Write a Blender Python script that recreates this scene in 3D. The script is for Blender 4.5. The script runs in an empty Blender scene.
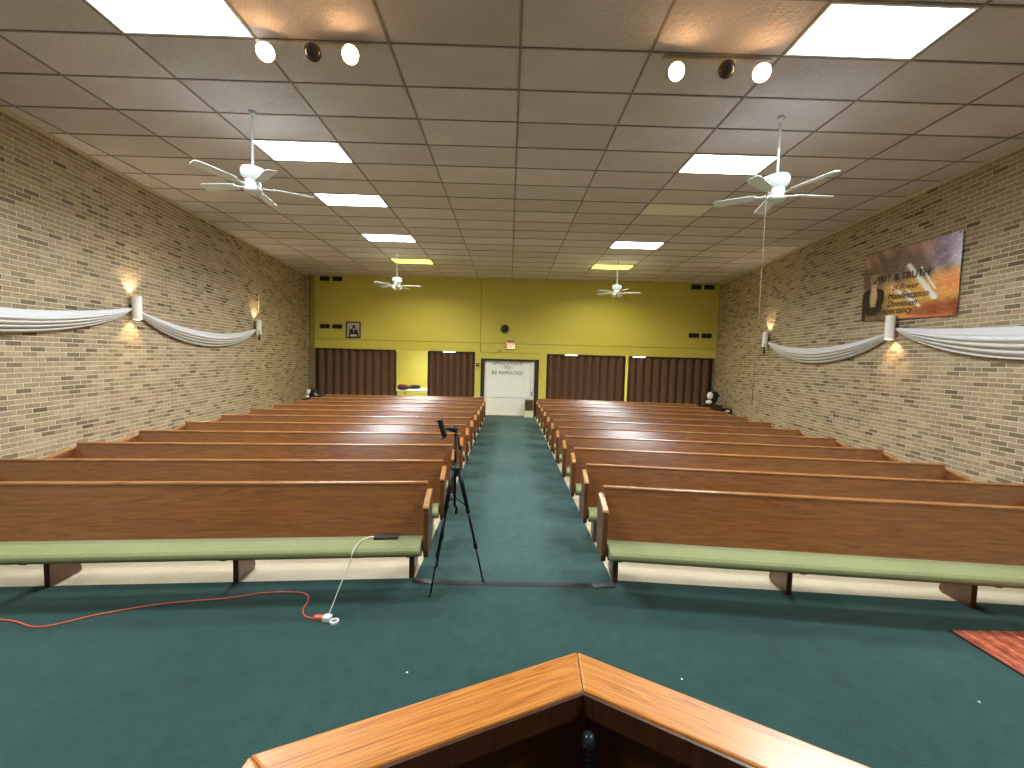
import bpy, bmesh, math, random
from mathutils import Vector, Matrix
random.seed(7)
PI = math.pi
SC = bpy.context.scene
COL = SC.collection

# ------------------------------------------------------------------ camera
CAMZ = 2.1
cam_d = bpy.data.cameras.new('camera')
cam_d.sensor_width = 36.0
cam_d.lens = 415.08 / 1024 * 36.0
cam_d.clip_start = 0.02
cam = bpy.data.objects.new('camera', cam_d)
COL.objects.link(cam)
PIT, YAW, ROL = 0.0597, 0.0087, 0.0269
def cam_rows():
    cp, sp = math.cos(PIT), math.sin(PIT); cy, sy = math.cos(YAW), math.sin(YAW); cr, sr = math.cos(ROL), math.sin(ROL)
    base = Matrix(((1, 0, 0), (0, 0, -1), (0, 1, 0)))
    rp = Matrix(((1, 0, 0), (0, cp, -sp), (0, sp, cp)))
    ry = Matrix(((cy, -sy, 0), (sy, cy, 0), (0, 0, 1)))
    rr = Matrix(((cr, -sr, 0), (sr, cr, 0), (0, 0, 1)))
    return rr @ rp @ base @ ry
CR = cam_rows()
m = Matrix.Identity(4)
for i in range(3):
    m[i][0] = CR[0][i]; m[i][1] = -CR[1][i]; m[i][2] = -CR[2][i]
m[2][3] = CAMZ
cam.matrix_world = m
SC.camera = cam
def to_px(p):
    c = CR @ (Vector(p) - Vector((0, 0, CAMZ)))
    if c.z <= 0.05: return None
    return 512 + 415.08 * c.x / c.z, 384 + 415.08 * c.y / c.z

# ------------------------------------------------------------------ world, exposure
w = bpy.data.worlds.new('world'); SC.world = w
w.use_nodes = True
w.node_tree.nodes['Background'].inputs[0].default_value = (0.02, 0.022, 0.025, 1)
w.node_tree.nodes['Background'].inputs[1].default_value = 1.0
SC.view_settings.view_transform = 'Standard'
SC.view_settings.look = 'None'
SC.view_settings.gamma = 1.0
SC.view_settings.use_curve_mapping = False
SC.view_settings.exposure = 0.98
TROFFER = 9.0           # radiance of a lit fluorescent diffuser
TUBE_W = 52.0           # watts thrown down by the tubes behind each prismatic lens
YELLOW_T = 1.9
BULB = 26.0

# ------------------------------------------------------------------ helpers
def lin(r, g, b):
    def f(c):
        c /= 255.0
        return c / 12.92 if c <= .04045 else ((c + .055) / 1.055) ** 2.4
    return (f(r), f(g), f(b), 1.0)

class NT:
    def __init__(s, name):
        s.m = bpy.data.materials.new(name); s.m.use_nodes = True
        s.t = s.m.node_tree; s.b = s.t.nodes['Principled BSDF']
    def n(s, typ, **kw):
        nd = s.t.nodes.new(typ)
        for k, v in kw.items():
            if k.startswith('i_'):
                key = k[2:].replace('_', ' ')
                nd.inputs[key].default_value = v
            else: setattr(nd, k, v)
        return nd
    def l(s, a, b): s.t.links.new(a, b)
    def ramp(s, fac, stops):
        r = s.n('ShaderNodeValToRGB')
        e = r.color_ramp.elements
        while len(e) < len(stops): e.new(0.5)
        for el, (p, c) in zip(e, stops): el.position = p; el.color = c
        s.l(fac, r.inputs[0]); return r.outputs[0]
    def noise(s, vec, scale, detail=3, rough=.5, dist=0):
        nd = s.n('ShaderNodeTexNoise'); nd.inputs['Scale'].default_value = scale
        nd.inputs['Detail'].default_value = detail; nd.inputs['Roughness'].default_value = rough
        nd.inputs['Distortion'].default_value = dist
        if vec: s.l(vec, nd.inputs['Vector'])
        return nd.outputs[0]
    def bump(s, h, strength=.3, dist=.01):
        nd = s.n('ShaderNodeBump'); nd.inputs['Strength'].default_value = strength; nd.inputs['Distance'].default_value = dist
        s.l(h, nd.inputs['Height']); s.l(nd.outputs[0], s.b.inputs['Normal'])
    def coord(s, kind='Object', scale=(1, 1, 1), rot=(0, 0, 0)):
        c = s.n('ShaderNodeTexCoord'); mp = s.n('ShaderNodeMapping')
        mp.inputs['Scale'].default_value = scale; mp.inputs['Rotation'].default_value = rot
        s.l(c.outputs[kind], mp.inputs[0]); return mp.outputs[0]
    def mix(s, fac, a, b, mode='MIX'):
        nd = s.n('ShaderNodeMix', data_type='RGBA', blend_type=mode)
        for sock, v in ((nd.inputs[0], fac), (nd.inputs[6], a), (nd.inputs[7], b)):
            if isinstance(v, (int, float, tuple)): sock.default_value = v
            else: s.l(v, sock)
        return nd.outputs[2]
MATS = {}
def plain(name, rgb, rough=.5, metal=0, spec=.5, var=.12, scale=9, bump=0):
    if name in MATS: return MATS[name]
    t = NT(name); c = lin(*rgb)
    v = t.coord()
    n = t.noise(v, scale, 4)
    d = tuple(x * (1 - var) for x in c[:3]) + (1,); u = tuple(min(1, x * (1 + var)) for x in c[:3]) + (1,)
    t.l(t.ramp(n, [(.3, d), (.7, u)]), t.b.inputs['Base Color'])
    t.b.inputs['Roughness'].default_value = rough; t.b.inputs['Metallic'].default_value = metal
    t.b.inputs['Specular IOR Level'].default_value = spec
    if bump: t.bump(t.noise(v, scale * 12, 2), bump, .004)
    MATS[name] = t.m; return t.m
def emit(name, rgb, strength):
    t = NT(name); c = lin(*rgb)
    t.b.inputs['Base Color'].default_value = c
    t.b.inputs['Emission Color'].default_value = c; t.b.inputs['Emission Strength'].default_value = strength
    MATS[name] = t.m; return t.m
def wood(name, dark, mid, light, along='x', rough=.32, gscale=1.0, coat=.35, ior=1.5):
    t = NT(name)
    sc = {'x': (.45, 8, 8), 'y': (8, .45, 8), 'z': (8, 8, .45)}[along]
    oi = t.n('ShaderNodeObjectInfo')
    c = t.n('ShaderNodeTexCoord'); add = t.n('ShaderNodeVectorMath', operation='ADD')
    mul = t.n('ShaderNodeVectorMath', operation='SCALE'); mul.inputs['Scale'].default_value = 37.0
    cmb = t.n('ShaderNodeCombineXYZ')
    for i in range(3): t.l(oi.outputs['Random'], cmb.inputs[i])
    t.l(cmb.outputs[0], mul.inputs[0]); t.l(c.outputs['Object'], add.inputs[0]); t.l(mul.outputs[0], add.inputs[1])
    mp = t.n('ShaderNodeMapping'); mp.inputs['Scale'].default_value = tuple(s * gscale for s in sc); t.l(add.outputs[0], mp.inputs[0])
    v = mp.outputs[0]
    big = t.noise(v, 1.1, 3, .55, 1.2)
    # cathedral grain: rings of a slow noise field
    rm = t.n('ShaderNodeMath', operation='MULTIPLY'); rm.inputs[1].default_value = 9.0; t.l(big, rm.inputs[0])
    fr = t.n('ShaderNodeMath', operation='FRACT'); t.l(rm.outputs[0], fr.inputs[0])
    fine = t.noise(v, 9.0, 4, .6, .2)
    a = t.ramp(fr.outputs[0], [(0, mid), (.55, light), (.86, mid), (1, dark)])
    b = t.ramp(fine, [(.32, dark), (.52, light)])
    col = t.mix(.34, a, b)
    t.l(col, t.b.inputs['Base Color'])
    t.b.inputs['Roughness'].default_value = rough
    t.b.inputs['Coat Weight'].default_value = coat; t.b.inputs['Coat Roughness'].default_value = .20; t.b.inputs['Coat IOR'].default_value = ior
    t.bump(fine, .08, .002)
    MATS[name] = t.m; return t.m

class MB:
    def __init__(s): s.v = []; s.f = []; s.c = []
    def add(s, vs, fs):
        o = len(s.v); s.v += [tuple(x) for x in vs]; s.f += [tuple(i + o for i in f) for f in fs]; return s
    def box(s, x0, x1, y0, y1, z0, z1):
        return s.add([(x0, y0, z0), (x1, y0, z0), (x1, y1, z0), (x0, y1, z0), (x0, y0, z1), (x1, y0, z1), (x1, y1, z1), (x0, y1, z1)],
                     [(0, 3, 2, 1), (4, 5, 6, 7), (0, 1, 5, 4), (1, 2, 6, 5), (2, 3, 7, 6), (3, 0, 4, 7)])
    def prism_x(s, poly, x0, x1):      # polygon in (y,z), counter-clockwise seen from +x
        n = len(poly)
        vs = [(x0, y, z) for y, z in poly] + [(x1, y, z) for y, z in poly]
        fs = [tuple(range(n))[::-1], tuple(range(n, 2 * n))] + [(i, (i + 1) % n, n + (i + 1) % n, n + i) for i in range(n)]
        return s.add(vs, fs)
    def prism_z(s, poly, z0, z1):
        n = len(poly)
        vs = [(x, y, z0) for x, y in poly] + [(x, y, z1) for x, y in poly]
        fs = [tuple(range(n))[::-1], tuple(range(n, 2 * n))] + [(i, (i + 1) % n, n + (i + 1) % n, n + i) for i in range(n)]
        return s.add(vs, fs)
    def lathe(s, prof, seg=20, cx=0, cy=0, axis='z'):
        n = len(prof); vs = []; fs = []
        for k in range(seg):
            a = 2 * PI * k / seg
            for r, z in prof:
                p = (cx + r * math.cos(a), cy + r * math.sin(a), z)
                vs.append(p)
        for k in range(seg):
            k2 = (k + 1) % seg
            for j in range(n - 1):
                fs.append((k * n + j, k2 * n + j, k2 * n + j + 1, k * n + j + 1))
        o = s.add(vs, fs)
        return o
    def tube(s, pts, r, seg=8, caps=True):
        pts = [Vector(p) for p in pts]; n = len(pts)
        rs = r if isinstance(r, (list, tuple)) else [r] * n
        vs = []; fs = []; up = None
        for i, p in enumerate(pts):
            d = (pts[min(i + 1, n - 1)] - pts[max(i - 1, 0)]).normalized()
            if up is None: up = Vector((0, 0, 1)) if abs(d.z) < .9 else Vector((1, 0, 0))
            a = d.cross(up).normalized(); b = a.cross(d).normalized(); up = b
            for k in range(seg):
                t = 2 * PI * k / seg
                vs.append(p + (a * math.cos(t) + b * math.sin(t)) * rs[i])
        for i in range(n - 1):
            for k in range(seg):
                fs.append((i * seg + k, i * seg + (k + 1) % seg, (i + 1) * seg + (k + 1) % seg, (i + 1) * seg + k))
        if caps: fs += [tuple(range(seg)), tuple(range((n - 1) * seg, n * seg))[::-1]]
        return s.add(vs, fs)
    def ellipsoid(s, c, r, seg=14, rings=8):
        vs = []; fs = []
        for j in range(rings + 1):
            ph = PI * j / rings
            for k in range(seg):
                t = 2 * PI * k / seg
                vs.append((c[0] + r[0] * math.sin(ph) * math.cos(t), c[1] + r[1] * math.sin(ph) * math.sin(t), c[2] - r[2] * math.cos(ph)))
        for j in range(rings):
            for k in range(seg):
                fs.append((j * seg + k, j * seg + (k + 1) % seg, (j + 1) * seg + (k + 1) % seg, (j + 1) * seg + k))
        return s.add(vs, fs)
    def xf(s, M, start=0):
        for i in range(start, len(s.v)): s.v[i] = tuple(M @ Vector(s.v[i]))
        return s
    def mesh(s, name, mat, smooth=False, fix=True):
        me = bpy.data.meshes.new(name); me.from_pydata(s.v, [], s.f)
        if fix:
            bm = bmesh.new(); bm.from_mesh(me)
            bmesh.ops.remove_doubles(bm, verts=bm.verts, dist=1e-5)
            bmesh.ops.recalc_face_normals(bm, faces=bm.faces); bm.to_mesh(me); bm.free()
        if mat: me.materials.append(mat)
        if smooth: 
            for p in me.polygons: p.use_smooth = True
        return me
    def build(s, name, mat, parent=None, smooth=False, bevel=0, loc=None, rot=None, fix=True):
        return link(name, s.mesh(name, mat, smooth, fix), parent, bevel, loc, rot)
def link(name, me, parent=None, bevel=0, loc=None, rot=None):
    o = bpy.data.objects.new(name, me); COL.objects.link(o)
    if parent: o.parent = parent
    if loc: o.location = loc
    if rot: o.rotation_euler = rot
    if bevel:
        b = o.modifiers.new('bevel', 'BEVEL'); b.width = bevel; b.segments = 2; b.limit_method = 'ANGLE'; b.angle_limit = .6
    return o
def empty(name, loc=(0, 0, 0), rz=0, rot=None):
    o = bpy.data.objects.new(name, None); COL.objects.link(o); o.location = loc
    o.rotation_euler = rot if rot else (0, 0, rz); o.empty_display_size = .1
    return o
def tag(o, label, cat, group=None, kind=None):
    o['label'] = label; o['category'] = cat
    if group: o['group'] = group
    if kind: o['kind'] = kind
    return o
def struct(o, label=None, cat=None):
    o['kind'] = 'structure'
    if label: o['label'] = label
    if cat: o['category'] = cat
    return o
def copy_tree(o, parent=None):
    c = o.copy(); COL.objects.link(c)
    if parent: c.parent = parent
    for ch in list(o.children): copy_tree(ch, c)
    return c
def bez(pts, n=8):        # Catmull-Rom through points
    P = [Vector(p) for p in pts]; P = [P[0] * 2 - P[1]] + P + [P[-1] * 2 - P[-2]]; out = []
    for i in range(1, len(P) - 2):
        for k in range(n):
            t = k / n; a, b, c, d = P[i - 1:i + 3]
            out.append(.5 * ((2 * b) + (c - a) * t + (2 * a - 5 * b + 4 * c - d) * t * t + (3 * b - a - 3 * c + d) * t ** 3))
    out.append(P[-2]); return out
def text_mesh(txt, size, mat, font_scale_x=1.0, extrude=.002, align='CENTER', shear=0, offset=0):
    cu = bpy.data.curves.new('lettering', 'FONT'); cu.body = txt; cu.size = size; cu.extrude = extrude
    cu.align_x = align; cu.align_y = 'CENTER'; cu.shear = shear; cu.offset = offset
    ob = bpy.data.objects.new('lettering', cu); COL.objects.link(ob)
    dg = bpy.context.evaluated_depsgraph_get(); dg.update()
    me = bpy.data.meshes.new_from_object(ob.evaluated_get(dg))
    bpy.data.objects.remove(ob); bpy.data.curves.remove(cu)
    for v in me.vertices: v.co.x *= font_scale_x
    me.materials.clear(); me.materials.append(mat); me.name = 'lettering'
    return me

# ------------------------------------------------------------------ measurements (metres; camera stands at x=y=0)
CEIL = 4.994
def XL(y): return -5.61 - .1205 * y
def XR(y): return 5.80 + .113 * y
YB = 15.25; BROT = -.030            # back wall plane
def back(x, d=0): return (x * math.cos(BROT) - d * math.sin(BROT), YB + x * math.sin(BROT) + d * math.cos(BROT))
YF = -3.6                           # wall behind the camera
G, S = 1.2192, .6096
def colx(i): return i * G + .029
def rowy(j): return 4.042 + j * S

# ------------------------------------------------------------------ materials
oak = wood('varnished_oak', lin(84, 48, 20), lin(114, 66, 27), lin(140, 86, 38), 'x', rough=.26, coat=1.0, ior=1.85)
oak_y = wood('varnished_oak_end', lin(70, 38, 16), lin(104, 60, 26), lin(124, 76, 36), 'z')
oak_highlight = wood('highlit_oak_rail', lin(116, 68, 30), lin(152, 96, 48), lin(186, 128, 74), 'x', rough=.22, coat=.6)  # paler oak: edge highlight of top rails and armrests painted into the colour
oak_leg = wood('dark_oak_leg', lin(56, 30, 14), lin(88, 50, 24), lin(106, 64, 32), 'z')
honey = wood('honey_oak', lin(126, 62, 16), lin(196, 116, 42), lin(222, 148, 66), 'x', rough=.37, gscale=2.6, coat=.32)
walnut = wood('dark_panel_wood', lin(38, 20, 10), lin(62, 34, 16), lin(78, 44, 22), 'z', rough=.4, coat=.2)

def carpet(name, dark, lightc):
    t = NT(name)
    v = t.coord()
    big = t.noise(v, .55, 4, .6); fine = t.noise(v, 160, 2, .6); mid = t.noise(v, 9, 3, .6)
    a = t.ramp(big, [(.3, dark), (.72, lightc)])
    b = t.ramp(fine, [(.25, (.45, .45, .45, 1)), (.75, (1.4, 1.4, 1.4, 1))])
    c = t.mix(1.0, a, b, 'MULTIPLY')
    d = t.ramp(mid, [(.3, (.86, .86, .86, 1)), (.7, (1.1, 1.1, 1.1, 1))])
    t.l(t.mix(1.0, c, d, 'MULTIPLY'), t.b.inputs['Base Color'])
    t.b.inputs['Roughness'].default_value = .95; t.b.inputs['Specular IOR Level'].default_value = .15
    t.b.inputs['Sheen Weight'].default_value = .12
    t.bump(fine, .5, .006); MATS[name] = t.m; return t.m
green = carpet('green_carpet', lin(38, 67, 63), lin(48, 81, 75))
green2 = carpet('green_runner', lin(48, 77, 74), lin(70, 100, 95))

t = NT('cream_floor'); v = t.coord(scale=(1, 1, 1))
n1 = t.noise(v, 1.6, 5, .6); n2 = t.noise(v, 40, 3)
t.l(t.mix(.35, t.ramp(n1, [(.3, lin(196, 182, 150)), (.7, lin(224, 212, 184))]), t.ramp(n2, [(.3, lin(184, 170, 138)), (.7, lin(228, 216, 190))])), t.b.inputs['Base Color'])
t.b.inputs['Roughness'].default_value = .45; cream = t.m

t = NT('ceiling_board'); v = t.coord(); oi = t.n('ShaderNodeObjectInfo')
n1 = t.noise(v, 55, 4, .7); n2 = t.noise(v, 1.5, 3)
a = t.ramp(n1, [(.3, lin(198, 188, 190)), (.65, lin(222, 212, 213))])
b = t.ramp(n2, [(.3, (.93, .92, .9, 1)), (.7, (1.04, 1.04, 1.04, 1))])
c = t.mix(1.0, a, b, 'MULTIPLY')
d = t.ramp(oi.outputs['Random'], [(0, (.9, .89, .87, 1)), (1, (1.05, 1.05, 1.05, 1))])
t.l(t.mix(1.0, c, d, 'MULTIPLY'), t.b.inputs['Base Color']); t.b.inputs['Roughness'].default_value = .95
t.bump(t.noise(v, 22, 5, .7), .8, .02); tile_m = t.m
bar_m = plain('ceiling_bar_paint', (146, 132, 118), .6)

t = NT('mortar'); v = t.coord(); n1 = t.noise(v, 30, 3)
t.l(t.ramp(n1, [(.3, lin(200, 187, 155)), (.7, lin(222, 210, 180))]), t.b.inputs['Base Color']); t.b.inputs['Roughness'].default_value = .95; mortar = t.m
t = NT('tan_brick'); at = t.n('ShaderNodeAttribute', attribute_name='tone'); g = t.n('ShaderNodeNewGeometry')
n1 = t.noise(g.outputs['Position'], 24, 4, .6)
t.l(t.mix(1.0, at.outputs['Color'], t.ramp(n1, [(.3, (.82, .8, .78, 1)), (.7, (1.12, 1.12, 1.1, 1))]), 'MULTIPLY'), t.b.inputs['Base Color'])
t.b.inputs['Roughness'].default_value = .9; t.bump(n1, .3, .004); brick_m = t.m

t = NT('yellow_paint'); v = t.coord(); n1 = t.noise(v, .5, 3); n2 = t.noise(v, 14, 3)
t.l(t.mix(.25, t.ramp(n1, [(.3, lin(206, 195, 88)), (.7, lin(214, 203, 98))]), t.ramp(n2, [(.3, lin(200, 188, 84)), (.7, lin(218, 207, 104))])), t.b.inputs['Base Color'])
t.b.inputs['Roughness'].default_value = .55; yellow = t.m
yel_trim = plain('yellow_trim_paint', (168, 154, 44), .5)
brown_fold = wood('brown_folding_panel', lin(46, 30, 22), lin(84, 58, 45), lin(102, 73, 57), 'z', rough=.5, coat=.05)
dark_frame = plain('dark_door_frame', (48, 38, 24), .5)
black = plain('black_plastic', (16, 16, 18), .45)
blackm = plain('black_metal', (22, 22, 26), .35, .4)
white = plain('white_paint', (226, 228, 228), .45, var=.04)
white_door = plain('white_door_paint', (246, 249, 253), .4, var=.03)
fan_white = plain('fan_white_enamel', (232, 240, 242), .3, var=.03)
sconce_m = plain('sconce_white_metal', (246, 243, 234), .5, var=.05)
cush = NT('sage_fabric'); v = cush.coord(); n1 = cush.noise(v, 90, 3, .6); n2 = cush.noise(v, 2.2, 3)
cush.l(cush.mix(.5, cush.ramp(n1, [(.3, lin(110, 116, 76)), (.7, lin(150, 154, 108))]), cush.ramp(n2, [(.3, lin(120, 126, 82)), (.7, lin(140, 145, 98))])), cush.b.inputs['Base Color'])
cush.b.inputs['Roughness'].default_value = .9; cush.bump(n1, .4, .003); sage = cush.m
troffer_m = emit('lit_diffuser', (244, 250, 255), TROFFER)
yellow_tm = emit('yellow_diffuser', (255, 246, 92), YELLOW_T)

# ------------------------------------------------------------------ floor
poly = [(XL(YF) - .3, YF), (XR(YF) + .3, YF), (XR(20) + .3, 20.2), (XL(20) - .3, 20.2)]
fl = MB().prism_z(poly, -.1, 0).build('floor', cream); struct(fl, 'cream floor under the pews', 'floor')
def yl(x): return 3.785 + .0836 * (x + 1.155)
def yr(x): return 3.834 - .0746 * (x - 1.306)
xl, xr = -5.9, 6.05
cp = [(XL(YF) + .02, YF + .05), (XR(YF) - .02, YF + .05), (XR(3.3) - .02, yr(XR(3.3))), (1.04, yr(1.04)), (1.04, 3.71), (-.83, 3.71), (-.83, yl(-.83)), (XL(3.3) + .02, yl(XL(3.3)))]
o = MB().prism_z(cp, .0005, .012).build('floor_carpet', green); struct(o, 'dark green carpet across the front of the hall', 'carpet')
o = MB().prism_z([(-.83, 3.77), (1.04, 3.77), (1.0, 15.15), (-.80, 15.2)], .0005, .0115).build('aisle_runner', green2)
struct(o, 'green carpet runner along the central aisle', 'carpet')
strip = MB().prism_x([(3.705, .012), (3.775, .012), (3.765, .02), (3.715, .02)], -.82, 1.03).build('trim_1', plain('seam_strip', (40, 38, 44), .5)); struct(strip, 'dark seam strip across the aisle carpet', 'trim')
for x, y, r, lb in ((.93, 3.74, .2, 'crumpled silver tape at the right end of the carpet seam'), (-.74, 3.755, -.3, 'crumpled silver tape at the left end of the carpet seam')):
    b = MB(); nx = 9
    for i in range(nx + 1):
        for j in range(4):
            b.v.append((-.1 + .2 * i / nx, -.03 + .02 * j, .003 + .006 * random.random()))
    for i in range(nx):
        for j in range(3): b.f.append((i * 4 + j, (i + 1) * 4 + j, (i + 1) * 4 + j + 1, i * 4 + j + 1))
    o = b.build('tape', plain('silver_tape', (120, 122, 128), .3, .6), loc=(x, y, .0195), rot=(0, 0, r))
    sm = o.modifiers.new('solid', 'SOLIDIFY'); sm.thickness = .001
    tag(o, lb, 'tape')
# platform that carries the pulpit (below the frame)
o = MB().prism_z([(XL(YF) + .03, YF + .06), (XR(YF) - .03, YF + .06), (XR(1.2) - .03, 1.2), (XL(1.2) + .03, 1.2)], .0125, .36).build('floor_platform', green, bevel=.015)
struct(o, 'carpeted platform under the pulpit', 'platform')

# ------------------------------------------------------------------ brick side walls
BL, BH, JT = .2032, .0677, .0125
PAL = [(lin(162, 144, 114), 6), (lin(172, 154, 124), 6), (lin(150, 132, 106), 4), (lin(164, 140, 114), 3), (lin(180, 161, 131), 3), (lin(168, 146, 120), 3), (lin(130, 114, 90), 2.5), (lin(122, 105, 84), 1.4), (lin(106, 90, 72), .6)]
def pick():
    r = random.random() * sum(w_ for _, w_ in PAL)
    for i, (c, w_) in enumerate(PAL):
        r -= w_
        if r <= 0: break
    k = .93 + .14 * random.random()
    return i, tuple(x * k for x in c[:3]) + (1,)
def set_tone(me, cols):
    a = me.color_attributes.new('tone', 'FLOAT_COLOR', 'POINT')
    for i, c in enumerate(cols): a.data[i].color = c
def brick_box(x0, x1, z0, z1, sg, dep=.0045):
    y = sg * dep; c = .0025
    vs = [(x0, 0, z0), (x1, 0, z0), (x1, 0, z1), (x0, 0, z1), (x0 + c, y, z0 + c), (x1 - c, y, z0 + c), (x1 - c, y, z1 - c), (x0 + c, y, z1 - c)]
    fs = [(4, 5, 6, 7), (0, 1, 5, 4), (1, 2, 6, 5), (2, 3, 7, 6), (3, 0, 4, 7)]
    if sg > 0: fs = [f[::-1] for f in fs]
    return vs, fs
def brick_wall(name, x_of, slope, sg, lab):
    ang = math.atan2(1, slope)
    o = MB().box(-3.7, 16.0, -sg * .22, 0, -.02, CEIL + .05) if True else None
    if sg < 0: o = MB().box(-3.7, 16.0, 0, .22, -.02, CEIL + .05)
    else: o = MB().box(-3.7, 16.0, -.22, 0, -.02, CEIL + .05)
    wall = o.build(name, mortar, loc=(x_of(0), 0, 0), rot=(0, 0, ang)); struct(wall, lab, 'wall')
    M = Matrix.Translation((x_of(0), 0, 0)) @ Matrix.Rotation(ang, 4, 'Z')
    cand = []
    rows = int(CEIL / BH)
    for j in range(rows):
        off = (BL / 2 if j % 2 else 0)
        k = 0
        x = -3.6 + off
        while x + BL < 15.7:
            z = .004 + j * BH
            pa = to_px(M @ Vector((x, sg * .008, z + BH / 2))); pb = to_px(M @ Vector((x + BL, sg * .008, z + BH / 2)))
            size = 0
            if pa and pb and min(pa[0], pb[0]) > 1 and max(pa[0], pb[0]) < 1023 and 2 < pa[1] < 500 and z > 1.0: size = abs(pa[0] - pb[0])
            cand.append((size, x, z)); x += BL
    cand.sort(key=lambda q: -q[0])
    protos = []
    for i in range(len(PAL)):
        vs, fs = brick_box(0, BL - JT, 0, BH - JT, sg)
        b = MB().add(vs, fs); me = b.mesh('brick', brick_m, fix=False); set_tone(me, [PAL[i][0]] * len(vs)); protos.append(me)
    for size, x, z in cand[:300]:
        link('brick', protos[pick()[0]], wall, loc=(x, 0, z))
    b = MB(); cols = []
    for size, x, z in cand[300:]:
        vs, fs = brick_box(x, x + BL - JT, z, z + BH - JT, sg); b.add(vs, fs); cols += [pick()[1]] * 8
    me = b.mesh('brick_courses', brick_m, fix=False); set_tone(me, cols)
    o = link('brick_courses', me, wall); o['kind'] = 'stuff'
    return wall
brick_wall('wall_left', XL, -.1205, -1, 'tan brick wall on the left with two sconces')
brick_wall('wall_right', XR, .113, 1, 'tan brick wall on the right behind the banner')
o = MB().box(XL(YF) - .3, XR(YF) + .3, YF - .2, YF, -.05, CEIL + .05).build('wall_front', plain('front_wall_paint', (176, 160, 124), .7)); struct(o, 'wall behind the pulpit', 'wall')

# ------------------------------------------------------------------ ceiling
LIGHTS = [(-3, -1, 'w'), (2, -1, 'w'), (-3, 3, 'w'), (2, 3, 'w'), (-3, 6, 'w'), (-3, 10, 'w'), (2, 10, 'w'), (-3, 14, 'y'), (2, 14, 'y'), (2, 6, 'o'), (-3, -7, 'w'), (2, -7, 'w')]
cells = {(a, b) for a, b, _ in LIGHTS}
def clip(poly, fn):       # keep fn(p) >= 0
    out = []
    for i in range(len(poly)):
        a, b = poly[i], poly[(i + 1) % len(poly)]; fa, fb = fn(a), fn(b)
        if fa >= 0: out.append(a)
        if fa * fb < 0:
            u = fa / (fa - fb); out.append((a[0] + (b[0] - a[0]) * u, a[1] + (b[1] - a[1]) * u))
    return out
cl = MB().prism_z([(XL(YF) - .3, YF - .2), (XR(YF) + .3, YF - .2), (XR(16) + .1, 16.0), (XL(16) - .1, 16.0)], CEIL + .12, CEIL + .2).build('ceiling', plain('ceiling_deck', (120, 112, 100), .9)); struct(cl, 'suspended ceiling of taupe boards in a dark grid', 'ceiling')
full = MB().box(-G / 2 + .012, G / 2 - .012, -S / 2 + .012, S / 2 - .012, 0, .016).mesh('ceiling_tile', tile_m)
behind = MB()
for i in range(-7, 7):
    for j in range(-13, 20):
        if (i, j) in cells: continue
        x0, x1, y0, y1 = colx(i), colx(i + 1), rowy(j), rowy(j + 1)
        p = [(x0, y0), (x1, y0), (x1, y1), (x0, y1)]; n0 = 4
        for fn in (lambda q: q[0] - XL(q[1]), lambda q: XR(q[1]) - q[0], lambda q: (YB + .02 + q[0] * math.tan(BROT)) - q[1], lambda q: q[1] - YF): p = clip(p, fn)
        if len(p) < 3: continue
        whole = len(p) == 4 and abs((p[2][0] - p[0][0]) - G) < 1e-6 and abs((p[2][1] - p[0][1]) - S) < 1e-6
        cx, cy = sum(q[0] for q in p) / len(p), sum(q[1] for q in p) / len(p)
        if max(q[0] for q in p) - min(q[0] for q in p) < .04 or max(q[1] for q in p) - min(q[1] for q in p) < .04: continue
        sag = (random.random() - .5) * .004
        if j < -3:
            behind.prism_z([(cx + (q[0] - cx) * .98, cy + (q[1] - cy) * .96) for q in p], CEIL, CEIL + .016)
        elif whole:
            link('ceiling_tile', full, cl, loc=(cx, cy, CEIL + .002 + abs(sag)), rot=((random.random() - .5) * .008, (random.random() - .5) * .004, 0))
        else:
            MB().prism_z([((q[0] - cx) * .985, (q[1] - cy) * .97) for q in p], 0, .016).build('ceiling_tile', tile_m, cl, loc=(cx, cy, CEIL + .002))
o = behind.build('ceiling_tile_field', tile_m, cl); o['kind'] = 'stuff'
for i in range(-6, 7):
    x = colx(i)
    y0 = YF; y1 = YB + x * math.tan(BROT)
    # start where the splayed wall leaves room for this runner
    if x < 0: y0 = max(y0, (-5.61 - x) / .1205)
    else: y0 = max(y0, (x - 5.80) / .113)
    if y0 < y1 - .2: MB().box(x - .0105, x + .0105, y0, y1, CEIL - .006, CEIL + .001).build('grid_bar', bar_m, cl)
for j in range(-12, 19):
    y = rowy(j); MB().box(XL(y), XR(y), y - .009, y + .009, CEIL - .005, CEIL + .001).build('grid_bar', bar_m, cl)

# ------------------------------------------------------------------ ceiling lights
off_m = plain('unlit_diffuser', (236, 230, 214), .4, var=.03)
LLAB = {(2, 6): 'unlit ceiling panel on the right between the two fans',
        (-3, -1): 'large lit white ceiling panel at the upper left, nearest the camera', (2, -1): 'large lit white ceiling panel at the upper right, nearest the camera',
        (-3, 3): 'lit white ceiling panel beside the rod of the near left fan', (2, 3): 'lit white ceiling panel beside the rod of the near right fan',
        (-3, 6): 'lit white ceiling panel right of the near left fan blades', (-3, 10): 'lit white ceiling panel just in front of the far left fan',
        (2, 10): 'lit white ceiling panel just in front of the far right fan', (-3, 14): 'yellow ceiling panel behind the far left fan', (2, 14): 'yellow ceiling panel behind the far right fan',
        (-3, -7): 'unseen white ceiling panel added above the platform, left', (2, -7): 'unseen white ceiling panel added above the platform, right'}  # last pair is unseen, added behind the camera for more light
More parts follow.
